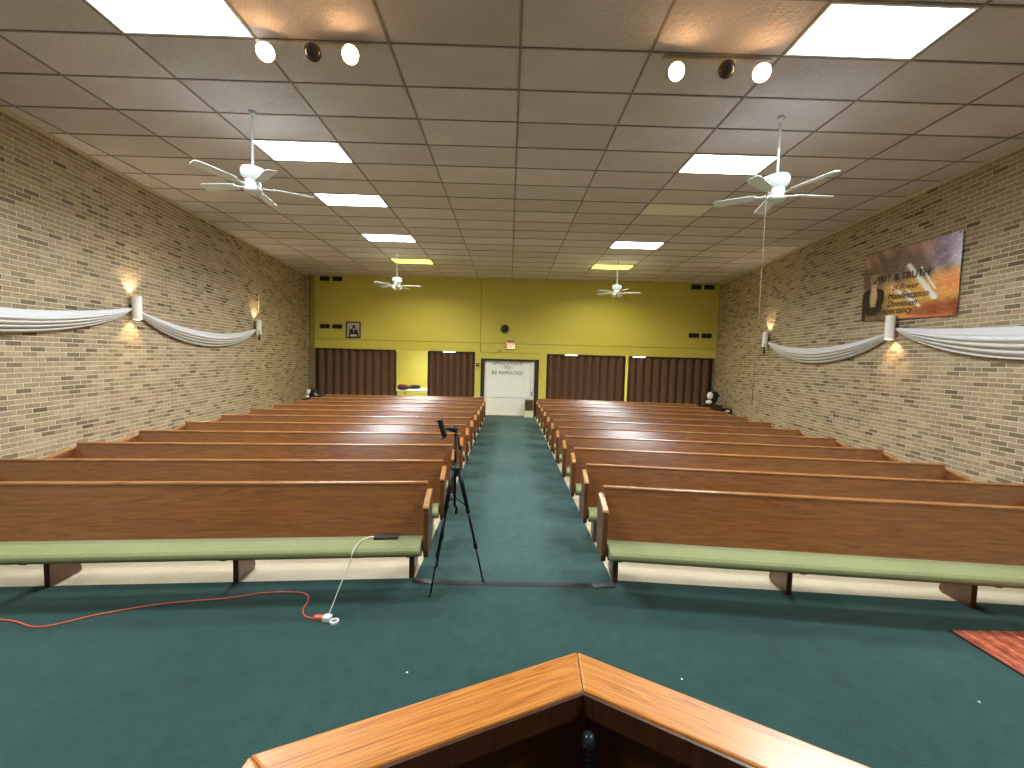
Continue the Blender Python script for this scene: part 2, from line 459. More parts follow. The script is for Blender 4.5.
for i, j, k in LIGHTS:
    cx, cy = colx(i) + G / 2, rowy(j) + S / 2
    r = empty('ceiling_light', (cx, cy, CEIL)); tag(r, LLAB[(i, j)], 'ceiling light', 'fluorescent ceiling panels')
    f = MB(); a, b = G / 2 - .014, S / 2 - .014
    f.box(-a, a, -b, -b + .02, -.004, .05).box(-a, a, b - .02, b, -.004, .05).box(-a, -a + .02, -b + .02, b - .02, -.004, .05).box(a - .02, a, -b + .02, b - .02, -.004, .05)
    f.build('frame', white, r)
    MB().box(-a + .02, a - .02, -b + .02, b - .02, .0, .006).build('diffuser', {'w': troffer_m, 'y': yellow_tm, 'o': off_m}[k], r)
    MB().box(-a, a, -b, b, .05, .055).build('housing', white, r)
    if k in 'wy':
        ld = bpy.data.lights.new('tube_light', 'AREA'); ld.shape = 'RECTANGLE'; ld.size = 2 * a - .06; ld.size_y = 2 * b - .06
        ld.energy = TUBE_W * (1 if k == 'w' else .75); ld.color = (.93, .975, 1.0) if k == 'w' else (1, .93, .45); ld.spread = math.radians(150)
        lo = bpy.data.objects.new('tube_light', ld); COL.objects.link(lo); lo.parent = r; lo.location = (0, 0, -.006)

# ------------------------------------------------------------------ back wall (local frame: x along, y into the wall)
def bk(x, z, d=0):
    p = back(x, d); return (p[0], p[1], z)
BR = (0, 0, BROT)
HZ = 2.33
XB0, XB1 = -7.47, 7.56
wb = empty('wall_back', bk(0, 0), rot=BR); struct(wb, 'yellow painted back wall above the folding partitions', 'wall')
MB().box(XB0 + .28, XB1 - .02, 0, .25, HZ, CEIL + .04).build('header', yellow, wb)
MB().box(XB0, XB1 + .1, .2, .45, 2.4, CEIL + .04).build('back_filler', yellow, wb)
MB().box(-1.25, -1.03, 0.0, .25, 0, HZ).build('pier', yellow, wb)
MB().box(1.10, 1.38, 0.0, .25, 0, HZ).build('pier', yellow, wb)
MB().box(-1.03, 1.10, 0, .25, 2.10, HZ).build('lintel', yellow, wb)
MB().box(XB0 + .28, XB1 - .02, -.008, 0, 2.655, 2.675).build('moulding', yel_trim, wb)
MB().box(-1.08, -1.03, -.007, 0, HZ, 2.65).build('moulding', yel_trim, wb)
MB().box(-1.08, -1.05, -.007, 0, 2.68, CEIL - .01).build('moulding', yel_trim, wb)
MB().box(-1.03, 1.10, -.007, 0, HZ - .01, HZ + .01).build('moulding', yel_trim, wb)
MB().box(XB0 + .262, XB0 + .28, -.012, .1, HZ - .02, CEIL - .005).build('edge_trim', plain('pale_trim', (186, 178, 120), .5), wb)
MB().box(XB1 - .02, XB1 - .002, -.012, .1, HZ - .02, CEIL - .005).build('edge_trim', MATS['pale_trim'], wb)
MB().box(XB0, XB0 + .28, .02, .25, 0, HZ + .02).build('pier', plain('grey_brick_pier', (138, 124, 98), .9), wb)
MB().box(XB1 - .12, XB1 + .1, .02, .25, 0, HZ + .02).build('pier', MATS['grey_brick_pier'], wb)
# door
d1 = empty('door_1', bk(0, 0), rot=BR); struct(d1, 'white door with lettering in a dark frame at the end of the aisle', 'door')
MB().box(-1.03, -.90, -.015, .22, 0, 2.10).build('door_frame', dark_frame, d1)
MB().box(.95, 1.10, -.015, .22, 0, 2.10).build('door_frame', dark_frame, d1)
MB().box(-.90, .95, -.015, .22, 2.03, 2.10).build('door_frame', dark_frame, d1)
MB().box(-.90, .80, .06, .11, .68, 2.03).build('upper_panel', white_door, d1, bevel=.006)
MB().box(-.90, .80, .05, .11, .02, .665).build('lower_panel', plain('cream_white_paint', (246, 244, 238), .4, var=.03), d1, bevel=.006)
MB().box(.81, .95, .05, .10, .02, 2.03).build('side_panel', white_door, d1, bevel=.006)
MB().box(.84, .87, .02, .05, .78, .92).build('handle', black, d1, bevel=.004)
letter_m = plain('grey_green_lettering', (96, 120, 118), .6)
for txt, z, sz, sx in (('APPLICATIONS', 1.925, .155, 1.1), ('TO', 1.77, .16, 1.2), ('BE REPEATED', 1.585, .175, 1.12)):
    link('lettering', text_mesh(txt, sz, letter_m, sx, .002), d1, loc=(-.05, .055, z), rot=(PI / 2, 0, 0))

# folding partitions
def partition(x0, x1, n, lab):
    r = empty('folding_partition', bk((x0 + x1) / 2, .012), rot=BR); tag(r, lab, 'partition', 'brown folding partitions')
    W = x1 - x0; pw = W / n
    b = MB(); H1 = HZ - .08; dp = .085
    # one pleat: two tilted leaves with thickness
    pts = [(-pw / 2, .09), (-pw * .12, .09 - dp), (pw * .12, .09 - dp), (pw / 2, .09), (pw / 2, .104), (pw * .12, .104 - dp), (-pw * .12, .104 - dp), (-pw / 2, .104)]
    b.prism_z(pts, 0, H1); me = b.mesh('pleat', brown_fold)
    for i in range(n): link('pleat', me, r, loc=(-W / 2 + pw * (i + .5), 0, .01))
    MB().box(-W / 2, W / 2, .0, .14, HZ - .07, HZ - .015).build('track', plain('partition_track', (40, 30, 24), .5), r)
    for s in (-1, 1): MB().box(s * W / 2 - .02, s * W / 2 + .02, .02, .12, .002, H1 + .008).build('jamb', MATS['partition_track'], r)
    return r
partition(-7.17, -4.20, 10, 'brown folding partition in the left back corner, beneath the framed portrait')
partition(-2.98, -1.27, 7, 'narrow brown folding partition just left of the white lettered door')
partition(1.40, 4.24, 10, 'brown folding partition just right of the white lettered door')
partition(4.40, 7.38, 10, 'brown folding partition in the right back corner against the brick wall')
strip_m = emit('slit_glow_tube', (255, 255, 250), 2.2)  # made-up fittings standing for bright slits of light above the partitions
for x, lab in ((-2.2, 'added glowing strip for the bright slit atop the narrow partition left of the door'), (2.26, 'added glowing strip for the bright slit atop the partition right of the door'), (4.72, 'added glowing strip for the bright slit atop the partition in the right corner')):
    r = empty('slit_glow', bk(x, HZ - .001, -.03), rot=BR); tag(r, lab, 'light', 'added glowing strips for the bright slits above the partitions')
    MB().box(-.24, .24, -.03, .025, -.02, 0).build('housing', white, r)
    MB().tube([(-.22, -.004, -.03), (.22, -.004, -.03)], .012, 8).build('tube', strip_m, r, smooth=True)
    for s in (-1, 1): MB().box(s * .228 - .01, s * .228 + .01, -.025, .02, -.055, -.018).build('end_cap', white, r)

# rooms behind the partitions
for x0, x1, nm in ((-7.6, -1.0, 'left'), (1.0, 7.8, 'right')):
    rb = empty('wall_room_' + nm, bk(0, 0), rot=BR); struct(rb, 'yellow wall of the %s room behind the partitions' % nm, 'wall')
    MB().box(x0, x1, 4.4, 4.55, 0, 2.75).build('end_wall', yellow, rb)
    MB().box(x0 - .1, x0, .25, 4.55, 0, 2.75).build('cross_wall', yellow, rb)
    MB().box(x1, x1 + .1, .25, 4.55, 0, 2.75).build('cross_wall', yellow, rb)
    o = MB().box(x0 - .1, x1 + .1, .46, 4.55, 2.752, 2.85).build('ceiling_room_' + nm, white, loc=bk(0, 0), rot=BR); struct(o, 'white ceiling of the %s back room' % nm, 'ceiling')
for x, lab in ((-3.6, 'ceiling panel in the room behind the left opening'), (4.3, 'ceiling panel in the room behind the right partitions')):
    r = empty('room_light', bk(x, 2.75, 2.4), rot=BR); tag(r, lab, 'ceiling light')
    MB().box(-.62, .62, -.31, .31, -.05, 0).build('housing', white, r)
    MB().box(-.58, .58, -.27, .27, -.056, -.05).build('diffuser', emit('room_diffuser', (255, 255, 240), 34), r)
# table and clutter in the left opening
tb = empty('folding_table', bk(-3.75, 0, 2.0), rot=BR); tag(tb, 'white topped folding table in the room seen through the left opening', 'table')
MB().box(-.95, .95, -.75, .75, .70, .74).build('tabletop', white, tb, bevel=.01)
for sx in (-1, 1):
    for sy in (-1, 1):
        MB().tube([(sx * .8, sy * .6, 0), (sx * .8, sy * .6, .70)], .016, 8).build('leg', blackm, tb)
def lump(name, c, r, mat, lab, cat, seed, rz=0, flat=True):
    rnd = random.Random(seed); b = MB().ellipsoid((0, 0, r[2]), r, 16, 10)
    b.v = [(x * (1 + .18 * math.sin(5 * x / r[0] + seed)), y * (1 + .15 * math.cos(4 * z / r[2] + seed)), max(0, z * (1 + .12 * math.sin(6 * y / r[1] + seed)))) for x, y, z in b.v]
    o = b.build(name, mat, smooth=True, loc=c, rot=(0, 0, rz)); tag(o, lab, cat); return o
p = back(-4.35, 1.55)
lump('cloth_bundle', (p[0], p[1], .74), (.28, .2, .10), plain('maroon_cloth', (96, 34, 36), .9), 'maroon cloth bundle on the folding table', 'cloth', 3)
p = back(-4.0, 2.15)
lump('dark_bag', (p[0], p[1], .74), (.25, .16, .08), plain('dark_brown_cloth', (52, 36, 34), .9), 'dark brown bag behind the maroon cloth on the table', 'bag', 5)

# vents
def vent(x, z, lab, w_=.36, h_=.16):
    r = empty('wall_vent', bk(x, z), rot=BR); tag(r, lab, 'vent', 'dark wall vents')
    f = MB(); a, b_ = w_ / 2, h_ / 2
    f.box(-a, a, -.02, 0, b_ - .02, b_).box(-a, a, -.02, 0, -b_, -b_ + .02).box(-a, -a + .02, -.02, 0, -b_ + .02, b_ - .02).box(a - .02, a, -.02, 0, -b_ + .02, b_ - .02).box(-.018, .018, -.02, 0, -b_ + .02, b_ - .02)
    f.build('frame', plain('vent_frame', (60, 52, 24), .6), r)
    for s in (-1, 1):
        MB().box(s * a / 2 - a / 2 + .018, s * a / 2 + a / 2 - .018, -.006, -.001, -b_ + .02, b_ - .02).build('grille', black, r)
for zz, row in ((4.86, 'upper'), (3.13, 'lower')):
    vent(-6.82, zz, 'outer of the two %s dark vents at the left end of the yellow wall' % row)
    vent(-6.36, zz, 'inner of the two %s dark vents at the left end of the yellow wall' % row)
    vent(6.66, zz, 'inner of the two %s dark vents at the right end of the yellow wall' % row)
    vent(7.12, zz, 'outer of the two %s dark vents at the right end of the yellow wall' % row)
# portrait
r = empty('portrait', bk(-5.76, 3.02), rot=BR); tag(r, 'framed portrait of a person in a dark suit on the yellow wall', 'picture')
f = MB(); f.box(-.27, .27, -.03, 0, .26, .30).box(-.27, .27, -.03, 0, -.30, -.26).box(-.27, -.235, -.03, 0, -.26, .26).box(.235, .27, -.03, 0, -.26, .26)
f.build('frame', plain('dark_bronze_frame', (50, 42, 38), .4), r)
MB().box(-.235, .235, -.012, 0, -.26, .26).build('print', plain('print_backdrop', (186, 176, 178), .5, var=.2, scale=3), r)
def flat(poly, y): 
    b = MB(); n = len(poly); b.add([(x, y, z) for x, z in poly] + [(x, y + .003, z) for x, z in poly], [tuple(range(n)), tuple(range(n, 2 * n))[::-1]] + [(i, n + i, n + (i + 1) % n, (i + 1) % n) for i in range(n)]); return b
flat([(-.17, -.26), (-.15, -.02), (-.06, .05), (.05, .06), (.16, -.02), (.2, -.26)], -.016).build('print_suit', plain('print_suit_ink', (28, 28, 38), .5), r)
flat([(.02 + .055 * math.cos(a * PI / 8), .11 + .07 * math.sin(a * PI / 8)) for a in range(16)], -.017).build('print_head', plain('print_head_ink', (54, 38, 34), .5), r)
flat([(-.01, .05), (.05, .05), (.02, -.12)], -.018).build('print_shirt', plain('print_shirt_ink', (200, 204, 214), .5), r)
flat([(-.12, -.24), (-.1, -.17), (.12, -.16), (.14, -.24)], -.018).build('print_hands', MATS['print_shirt_ink'], r)
# speaker, exit sign, emergency lamp, thermostat and little fittings
r = empty('wall_speaker', bk(-.18, 3.19), rot=BR); tag(r, 'round dark speaker on the yellow wall above the exit sign', 'speaker')
b = MB().lathe([(.12, 0), (.17, 0), (.17, .02), (.15, .035), (.12, .03), (.12, 0)], 24); b.xf(Matrix.Rotation(PI / 2, 4, 'X')); b.build('ring', plain('speaker_ring', (120, 112, 60), .5), r, smooth=False)
b = MB().lathe([(0, .022), (.06, .018), (.12, .006)], 24); b.xf(Matrix.Rotation(PI / 2, 4, 'X')); b.build('grille', black, r, smooth=True)
r = empty('exit_sign', bk(.05, 2.57), rot=BR); tag(r, 'lit exit sign with red letters over the white door', 'sign')
MB().box(-.17, .17, -.06, 0, -.105, .105).build('housing', plain('sign_housing', (214, 200, 176), .4), r, bevel=.008)
MB().box(-.15, .15, -.066, -.06, -.088, .088).build('face', emit('sign_face', (255, 222, 190), .5), r)
link('lettering', text_mesh('EXIT', .17, emit('sign_red', (206, 40, 24), .25), .9, .002, offset=.004), r, loc=(0, -.069, 0), rot=(PI / 2, 0, 0))
r = empty('emergency_lamp', bk(.05, 2.80), rot=BR); tag(r, 'twin headed emergency lamp mounted above the exit sign', 'lamp')
MB().box(-.06, .06, -.05, 0, -.05, .05).build('box', plain('lamp_box', (206, 196, 170), .5), r, bevel=.006)
for s in (-1, 1):
    b = MB().lathe([(0, -.045), (.03, -.045), (.05, .0), (.048, .03), (0, .035)], 16); b.xf(Matrix.Translation((s * .1, -.06, .01)) @ Matrix.Rotation(PI / 2, 4, 'X'))
    b.build('lamp_head', MATS['lamp_box'], r, smooth=True)
r = empty('thermostat', bk(-1.14, 1.82), rot=BR); tag(r, 'small cream control box on the yellow pier left of the door', 'control box')
MB().box(-.075, .075, -.05, 0, -.09, .07).build('case', plain('thermostat_case', (206, 190, 110), .5), r, bevel=.006)
MB().box(-.06, .06, -.055, -.05, -.02, .05).build('panel', plain('thermostat_panel', (66, 56, 30), .5), r)
MB().box(-.085, .085, -.056, 0, .075, .10).build('shelf', MATS['thermostat_panel'], r)
r = empty('wall_bracket', bk(-.36, 2.45), rot=BR); tag(r, 'tiny pale bracket on the yellow wall left of the exit sign', 'bracket')
MB().box(-.03, .03, -.04, 0, -.03, .05).build('plate', MATS['lamp_box'], r, bevel=.004)
MB().box(-.04, .04, -.06, 0, -.05, -.03).build('lip', MATS['thermostat_panel'], r)
# box standing before the door
r = empty('brown_box', bk(.77, .25, -.24), rot=BR); tag(r, 'small olive brown box standing before the white door', 'box')
MB().box(-.15, .15, -.1, .1, 0, .40).build('carcass', plain('olive_brown', (112, 96, 50), .5), r, bevel=.008)
MB().box(-.11, .11, -.106, -.1, .05, .35).build('front', plain('dark_olive', (70, 62, 36), .5, var=.4, scale=14), r)
r = MB().box(-.17, .17, -.12, .12, 0, .238).build('carton', plain('cream_carton', (226, 218, 190), .6), bevel=.008, loc=bk(.77, .012, -.24), rot=BR)
tag(r, 'low cream carton under the olive brown box', 'carton')

# ------------------------------------------------------------------ pews
def make_pew(sg, L):
    r = empty('pew')
    def X(a, b): return (a, b) if sg > 0 else (-b, -a)
    MB().prism_x([(-.19, .36), (-.152, .36), (.022, .862), (-.012, .862)], *X(0, L)).build('backrest', oak, r, bevel=.004)
    MB().prism_x([(-.02, .858), (.03, .858), (.034, .87), (.028, .882), (-.014, .886), (-.024, .872)], *X(0, L)).build('top_rail', oak_highlight, r, bevel=.005)
    pr = []
    prof = [(-.16, .336), (-.44, .362), (-.485, .368), (-.506, .382), (-.512, .403), (-.508, .428), (-.48, .446), (-.43, .450), (-.30, .442), (-.175, .424)]
    MB().prism_x(prof[::-1], *X(.012, L - .012)).build('seat_cushion', sage, r, bevel=.012)
    MB().prism_x([(-.40, .332), (-.15, .31), (-.15, .332), (-.40, .356)], *X(.01, L - .01)).build('seat_board', oak_leg, r)
    end = [(-.33, .285), (-.05, .265), (.01, .33), (.03, .60), (.045, .79), (.02, .81), (-.02, .80), (-.10, .768), (-.365, .742), (-.375, .70), (-.37, .36)]
    for xa in (-.045, L):
        a, b = X(xa, xa + .045)
        e = MB().prism_x(end, a, b).build('end_panel', oak_y, r, bevel=.006)
        c = (a + b) / 2
        MB().prism_x([(-.385, .742), (-.03, .80), (-.015, .818), (-.05, .822), (-.375, .772), (-.392, .757)], c - .027, c + .027).build('armrest', oak_highlight, e, bevel=.006)
    for xc in (.125, 1.69, 3.24, L - .17):
        a, b = X(xc - .024, xc + .024)
        MB().prism_x([(-.15, 0), (.15, 0), (.15, .03), (.06, .31), (-.36, .325), (-.34, .29), (-.17, .26), (-.15, .23)], a, b).build('leg', oak_leg, r, bevel=.004)
    return r
PITCH = .90
ORD = ['first', 'second', 'third', 'fourth', 'fifth', 'sixth', 'seventh', 'eighth', 'ninth', 'tenth', 'eleventh']
def pew_label(k, side):
    if k == 0 and side == 'left': return 'front oak pew on the left, with the brown gadget on its green cushion'
    if k == 0: return 'front oak pew on the right, nearest the red rug'
    if k == 10: return 'last oak pew on the %s of the aisle, nearest the back partitions' % side
    return '%s oak pew from the front on the %s side of the aisle' % (ORD[k], side)
for side, sg, L, x0, sl in (('right', 1, 4.80, .95, -.094), ('left', -1, 4.80, -.755, .090)):
    pr = make_pew(sg, L)
    for k in range(11):
        o = pr if k == 0 else copy_tree(pr)
        o.location = (x0, 3.97 + PITCH * k, .0125 if k == 0 else .001); o.rotation_euler = (0, 0, math.atan(sl))
        tag(o, pew_label(k, side), 'pew', 'oak pews with green cushions')

# ------------------------------------------------------------------ pulpit
def off_poly(P, d):       # inset an open counter-clockwise-ish polyline to its camera side
    out = []
    n = len(P)
    for i in range(n):
        def nrm(a, b):
            v = Vector((b[0] - a[0], b[1] - a[1])).normalized(); return Vector((v.y, -v.x))
        if i == 0: q = Vector(P[0]) + nrm(P[0], P[1]) * d
        elif i == n - 1: q = Vector(P[-1]) + nrm(P[-2], P[-1]) * d
        else:
            n1, n2 = nrm(P[i - 1], P[i]), nrm(P[i], P[i + 1]); h = (n1 + n2).normalized(); q = Vector(P[i]) + h * (d / h.dot(n1))
        out.append((q.x, q.y))
    return out
PO = [(-.372, .06), (-.341, .540), (.144, .756), (.603, .489), (.560, .01)]
PZ = .36; CAPZ = 1.55
pl = empty('pulpit', (.13, .35, PZ)); tag(pl, 'wooden pulpit with a wide pointed oak cap rail in the foreground', 'pulpit')
def rel(P): return [(x - .13, y - .35) for x, y in P]
O_ = rel(PO); I_ = rel(off_poly(PO, .083)); B0 = rel(off_poly(PO, .022)); B1 = rel(off_poly(PO, .044))
for i in range(4):
    q = [O_[i], O_[i + 1], I_[i + 1], I_[i]]
    # board built in its own axes so that the grain runs along it
    a = Vector(O_[i]); d = Vector(O_[i + 1]) - a; ang = math.atan2(d.y, d.x)
    Rm = Matrix.Rotation(-ang, 2)
    qq = [Rm @ (Vector(p_) - a) for p_ in q]
    MB().prism_z([(p_.x, p_.y) for p_ in qq][::-1], 0, .034).build('cap_rail', honey, pl, bevel=.004, loc=(a.x, a.y, CAPZ - PZ - .034), rot=(0, 0, ang))
    MB().prism_z([B0[i], B0[i + 1], B1[i + 1], B1[i]][::-1], .06, CAPZ - PZ - .034).build('side_panel', walnut, pl)
    c = [(a_[0] * .5 + b_[0] * .5, a_[1] * .5 + b_[1] * .5) for a_, b_ in zip(O_, O_)]
    MB().prism_z([O_[i], O_[i + 1], B1[i + 1], B1[i]][::-1], 0, .06).build('plinth', walnut, pl, bevel=.004)
E0 = rel(off_poly(PO, .0835)); E1 = rel(off_poly(PO, .089))
for i in range(4): MB().prism_z([E0[i], E0[i + 1], E1[i + 1], E1[i]][::-1], CAPZ - PZ - .040, CAPZ - PZ - .003).build('cap_edge', walnut, pl)
MB().prism_z(B1[::-1], .76, .785).build('shelf', walnut, pl)
mic = empty('microphone_arm', (.142, .612, 1.1455)); tag(mic, 'black ribbed flexible microphone arm rising inside the pulpit', 'microphone arm')
b = MB(); prof = []; zz = .03
while zz < .352: prof += [(.0095, zz), (.0132, zz + .004), (.0095, zz + .008)]; zz += .0095
b.lathe(prof, 14); b.xf(Matrix.Rotation(-.03, 4, 'X')); b.build('flexible_neck', blackm, mic, smooth=True)
MB().lathe([(0, 0), (.045, 0), (.042, .012), (.016, .02), (.014, .034), (0, .034)], 20).build('base', black, mic, smooth=False)
b = MB().lathe([(0.009, .350), (.0105, .354), (.0095, .362), (.006, .366), (0, .367)], 14); b.xf(Matrix.Rotation(-.03, 4, 'X')); b.build('tip', plain('grey_rubber', (40, 46, 48), .3), mic, smooth=True)

# ------------------------------------------------------------------ ceiling fans
def make_fan(kit):
    r = empty('ceiling_fan')       # origin at the ceiling
    MB().lathe([(0, -.002), (.04, -.002), (.042, -.015), (.028, -.04), (.016, -.05), (0, -.05)], 20).build('canopy', fan_white, r, smooth=True)
    MB().tube([(0, 0, -.06), (0, 0, -.66)], .014, 10).build('downrod', fan_white, r, smooth=True)
    MB().lathe([(0, -.645), (.05, -.65), (.12, -.67), (.135, -.70), (.13, -.755), (.10, -.79), (.05, -.80), (0, -.80)], 24).build('motor', fan_white, r, smooth=True)
    MB().lathe([(0, -.795), (.06, -.795), (.085, -.82), (.085, -.875), (.06, -.90), (0, -.90)], 20).build('switch_housing', fan_white, r, smooth=True)
    for k in range(5):
        a = 2 * PI * k / 5
        M = Matrix.Rotation(a, 4, 'Z')
        tl = M @ Matrix.Translation((0, 0, -.875)) @ Matrix.Rotation(.21, 4, 'X')
        b = MB(); outl = [(.21, -.052), (.30, -.060), (.62, -.068), (.655, -.06), (.672, -.035), (.672, .035), (.655, .06), (.62, .068), (.30, .060), (.21, .052)]
        b.prism_z(outl, -.004, .004).xf(tl); bl = b.build('blade', fan_white, r, bevel=.002)
        b = MB(); b.prism_z([(.1, -.02), (.17, -.012), (.22, -.04), (.26, -.03), (.26, .03), (.22, .04), (.17, .012), (.1, .02)], -.012, -.004).xf(tl); b.build('blade_iron', fan_white, bl)
    if kit == 'bowl':
        MB().lathe([(.06, -.895), (.095, -.90), (.105, -.915), (.095, -.945), (.05, -.968), (0, -.972)], 24).build('light_bowl', plain('frosted_glass', (226, 234, 234), .35, var=.03), r, smooth=True)
    else:
        for k in range(4):
            a = PI / 4 + PI / 2 * k
            b = MB().lathe([(0, 0), (.02, 0), (.028, -.03), (.05, -.075), (.056, -.09), (.046, -.088), (.022, -.04), (0, -.03)], 14)
            b.xf(Matrix.Translation((.075 * math.cos(a), .075 * math.sin(a), -.895)) @ Matrix.Rotation(a, 4, 'Z') @ Matrix.Rotation(-.55, 4, 'Y'))
            b.build('lamp_shade', plain('white_glass_shade', (240, 244, 244), .3, var=.02), r, smooth=True)
    return r
fb = make_fan('bowl'); fb.location = (-3.165, 5.2, CEIL - .006); fb.rotation_euler = (0, 0, math.radians(29)); tag(fb, 'white ceiling fan hanging over the left pews, nearest the camera', 'ceiling fan', 'white ceiling fans')
f2 = copy_tree(fb); f2.location = (3.085, 4.98, CEIL - .006); f2.rotation_euler = (0, 0, math.radians(2)); tag(f2, 'white ceiling fan with a long pull cord over the right pews, nearest the camera', 'ceiling fan', 'white ceiling fans')
b = MB().tube([(-.08, -.02, -.86), (-.125, -.02, -.92), (-.13, -.02, -1.2), (-.13, -.02, -2.4)], .0022, 6)
b.build('pull_cord', plain('pull_cord_grey', (170, 160, 140), .5), f2)
ft = make_fan('tulip'); ft.location = (-3.25, 12.0, CEIL - .006); ft.rotation_euler = (0, 0, math.radians(4)); tag(ft, 'distant white ceiling fan on the left, before the yellow wall', 'ceiling fan', 'white ceiling fans')
f4 = copy_tree(ft); f4.location = (3.08, 12.2, CEIL - .006); f4.rotation_euler = (0, 0, math.radians(-8)); tag(f4, 'distant white ceiling fan on the right, before the yellow wall', 'ceiling fan', 'white ceiling fans')

# ------------------------------------------------------------------ track lights
bulb_on = emit('lit_warm_bulb', (255, 200, 140), BULB)
bulb_off = plain('unlit_bulb_glass', (70, 58, 52), .25)
track_m = plain('track_white', (206, 192, 170), .5)
def track(x0, x1, y, heads, lab):
    xc = (x0 + x1) / 2
    r = empty('track_light', (xc, y, CEIL - .006)); tag(r, lab, 'track light', 'track spotlights')
    MB().box(x0 - xc, x1 - xc, -.018, .018, -.025, 0).build('track', track_m, r, bevel=.003)
    for hx, hz, yaw, lit in heads:
        M = Matrix.Translation((hx - xc, -.05, hz - CEIL)) @ Matrix.Rotation(yaw, 4, 'Z') @ Matrix.Rotation(PI / 2 + .42, 4, 'X')
        # local +z points along the beam (towards the platform)
        b = MB().lathe([(0, -.11), (.035, -.11), (.05, -.09), (.056, -.03), (.077, .03), (.081, .045), (.075, .045), (.055, -.02), (0, -.03)], 20); b.xf(M)
        h = b.build('lamp_head', track_m, r, smooth=True)
        b = MB().lathe([(.0, -.02), (.05, .0), (.072, .035), (.068, .052), (.042, .068), (0, .075)], 20); b.xf(M)
        b.build('bulb', bulb_on if lit else bulb_off, h, smooth=True)
        st = M @ Vector((0, 0, -.08))
        MB().tube([tuple(st), (st.x, 0, -.02)], .009, 8).build('stem', track_m, h)
track(-2.42, -1.40, 4.05, [(-2.30, 4.85, .35, True), (-1.865, 4.86, .15, False), (-1.517, 4.85, -.0, True)], 'ceiling track on the left with two glowing warm spotlights and one unlit')
track(1.38, 2.40, 4.085, [(1.475, 4.82, .1, True), (1.948, 4.855, -.1, False), (2.285, 4.835, -.35, True)], 'ceiling track on the right with two glowing warm spotlights and one unlit')

def sstep(a, b, x):
    t_ = max(0, min(1, (x - a) / (b - a))); return t_ * t_ * (3 - 2 * t_)
# ------------------------------------------------------------------ sconces and drapes
def wall_frame(side, y):
    if side == 'L':
        return Vector((XL(y), y, 0)), Vector((-.1205, 1, 0)).normalized(), Vector((1, .1205, 0)).normalized()
    return Vector((XR(y), y, 0)), Vector((.113, 1, 0)).normalized(), Vector((-1, .113, 0)).normalized()
def sconce(side, y, z, ups, lab):
    P, u, n = wall_frame(side, y)
    rz = math.atan2(n.y, n.x)                    # local +x leaves the wall
    r = empty('wall_sconce', (P.x, P.y, z), rz); tag(r, lab, 'wall light', 'white cylinder wall sconces')
    b = MB().lathe([(.058, -.2), (.068, -.2), (.068, .2), (.058, .2), (.058, -.2)], 24, cx=.115); b.build('shade', sconce_m, r, smooth=False)
    MB().box(.008, .055, -.03, .03, -.05, .05).build('bracket', plain('bracket_brass', (96, 78, 48), .4, .5), r)
    MB().lathe([(0, -.04), (.03, -.03), (.034, 0), (.03, .03), (0, .04)], 14, cx=.115).build('lamp', plain('sconce_bulb', (255, 230, 190), .4), r, smooth=True)
    for up, power, rgb in ups:
        ld = bpy.data.lights.new('sconce_glow', 'SPOT'); ld.energy = power; ld.color = rgb; ld.spot_size = math.radians(105); ld.spot_blend = .8; ld.shadow_soft_size = .025
        lo = bpy.data.objects.new('sconce_glow', ld); COL.objects.link(lo); lo.parent = r
        lo.location = (.115, 0, .14 * up)
        lo.rotation_euler = (PI if up > 0 else 0, 0, 0)
WARM = (1, .80, .50); WARM2 = (1, .66, .34)
sconce('L', 7.17, 2.80, [(1, 15, WARM), (-1, 17, WARM2)], 'white cylinder sconce nearer the camera on the left brick wall')
sconce('L', 11.48, 2.785, [(1, 15, WARM)], 'white cylinder sconce farther back on the left brick wall')
sconce('R', 7.07, 2.81, [(-1, 17, WARM2)], 'white cylinder sconce just below the banner on the right brick wall')
sconce('R', 11.30, 2.82, [(1, 15, WARM)], 'white cylinder sconce farther back on the right brick wall')

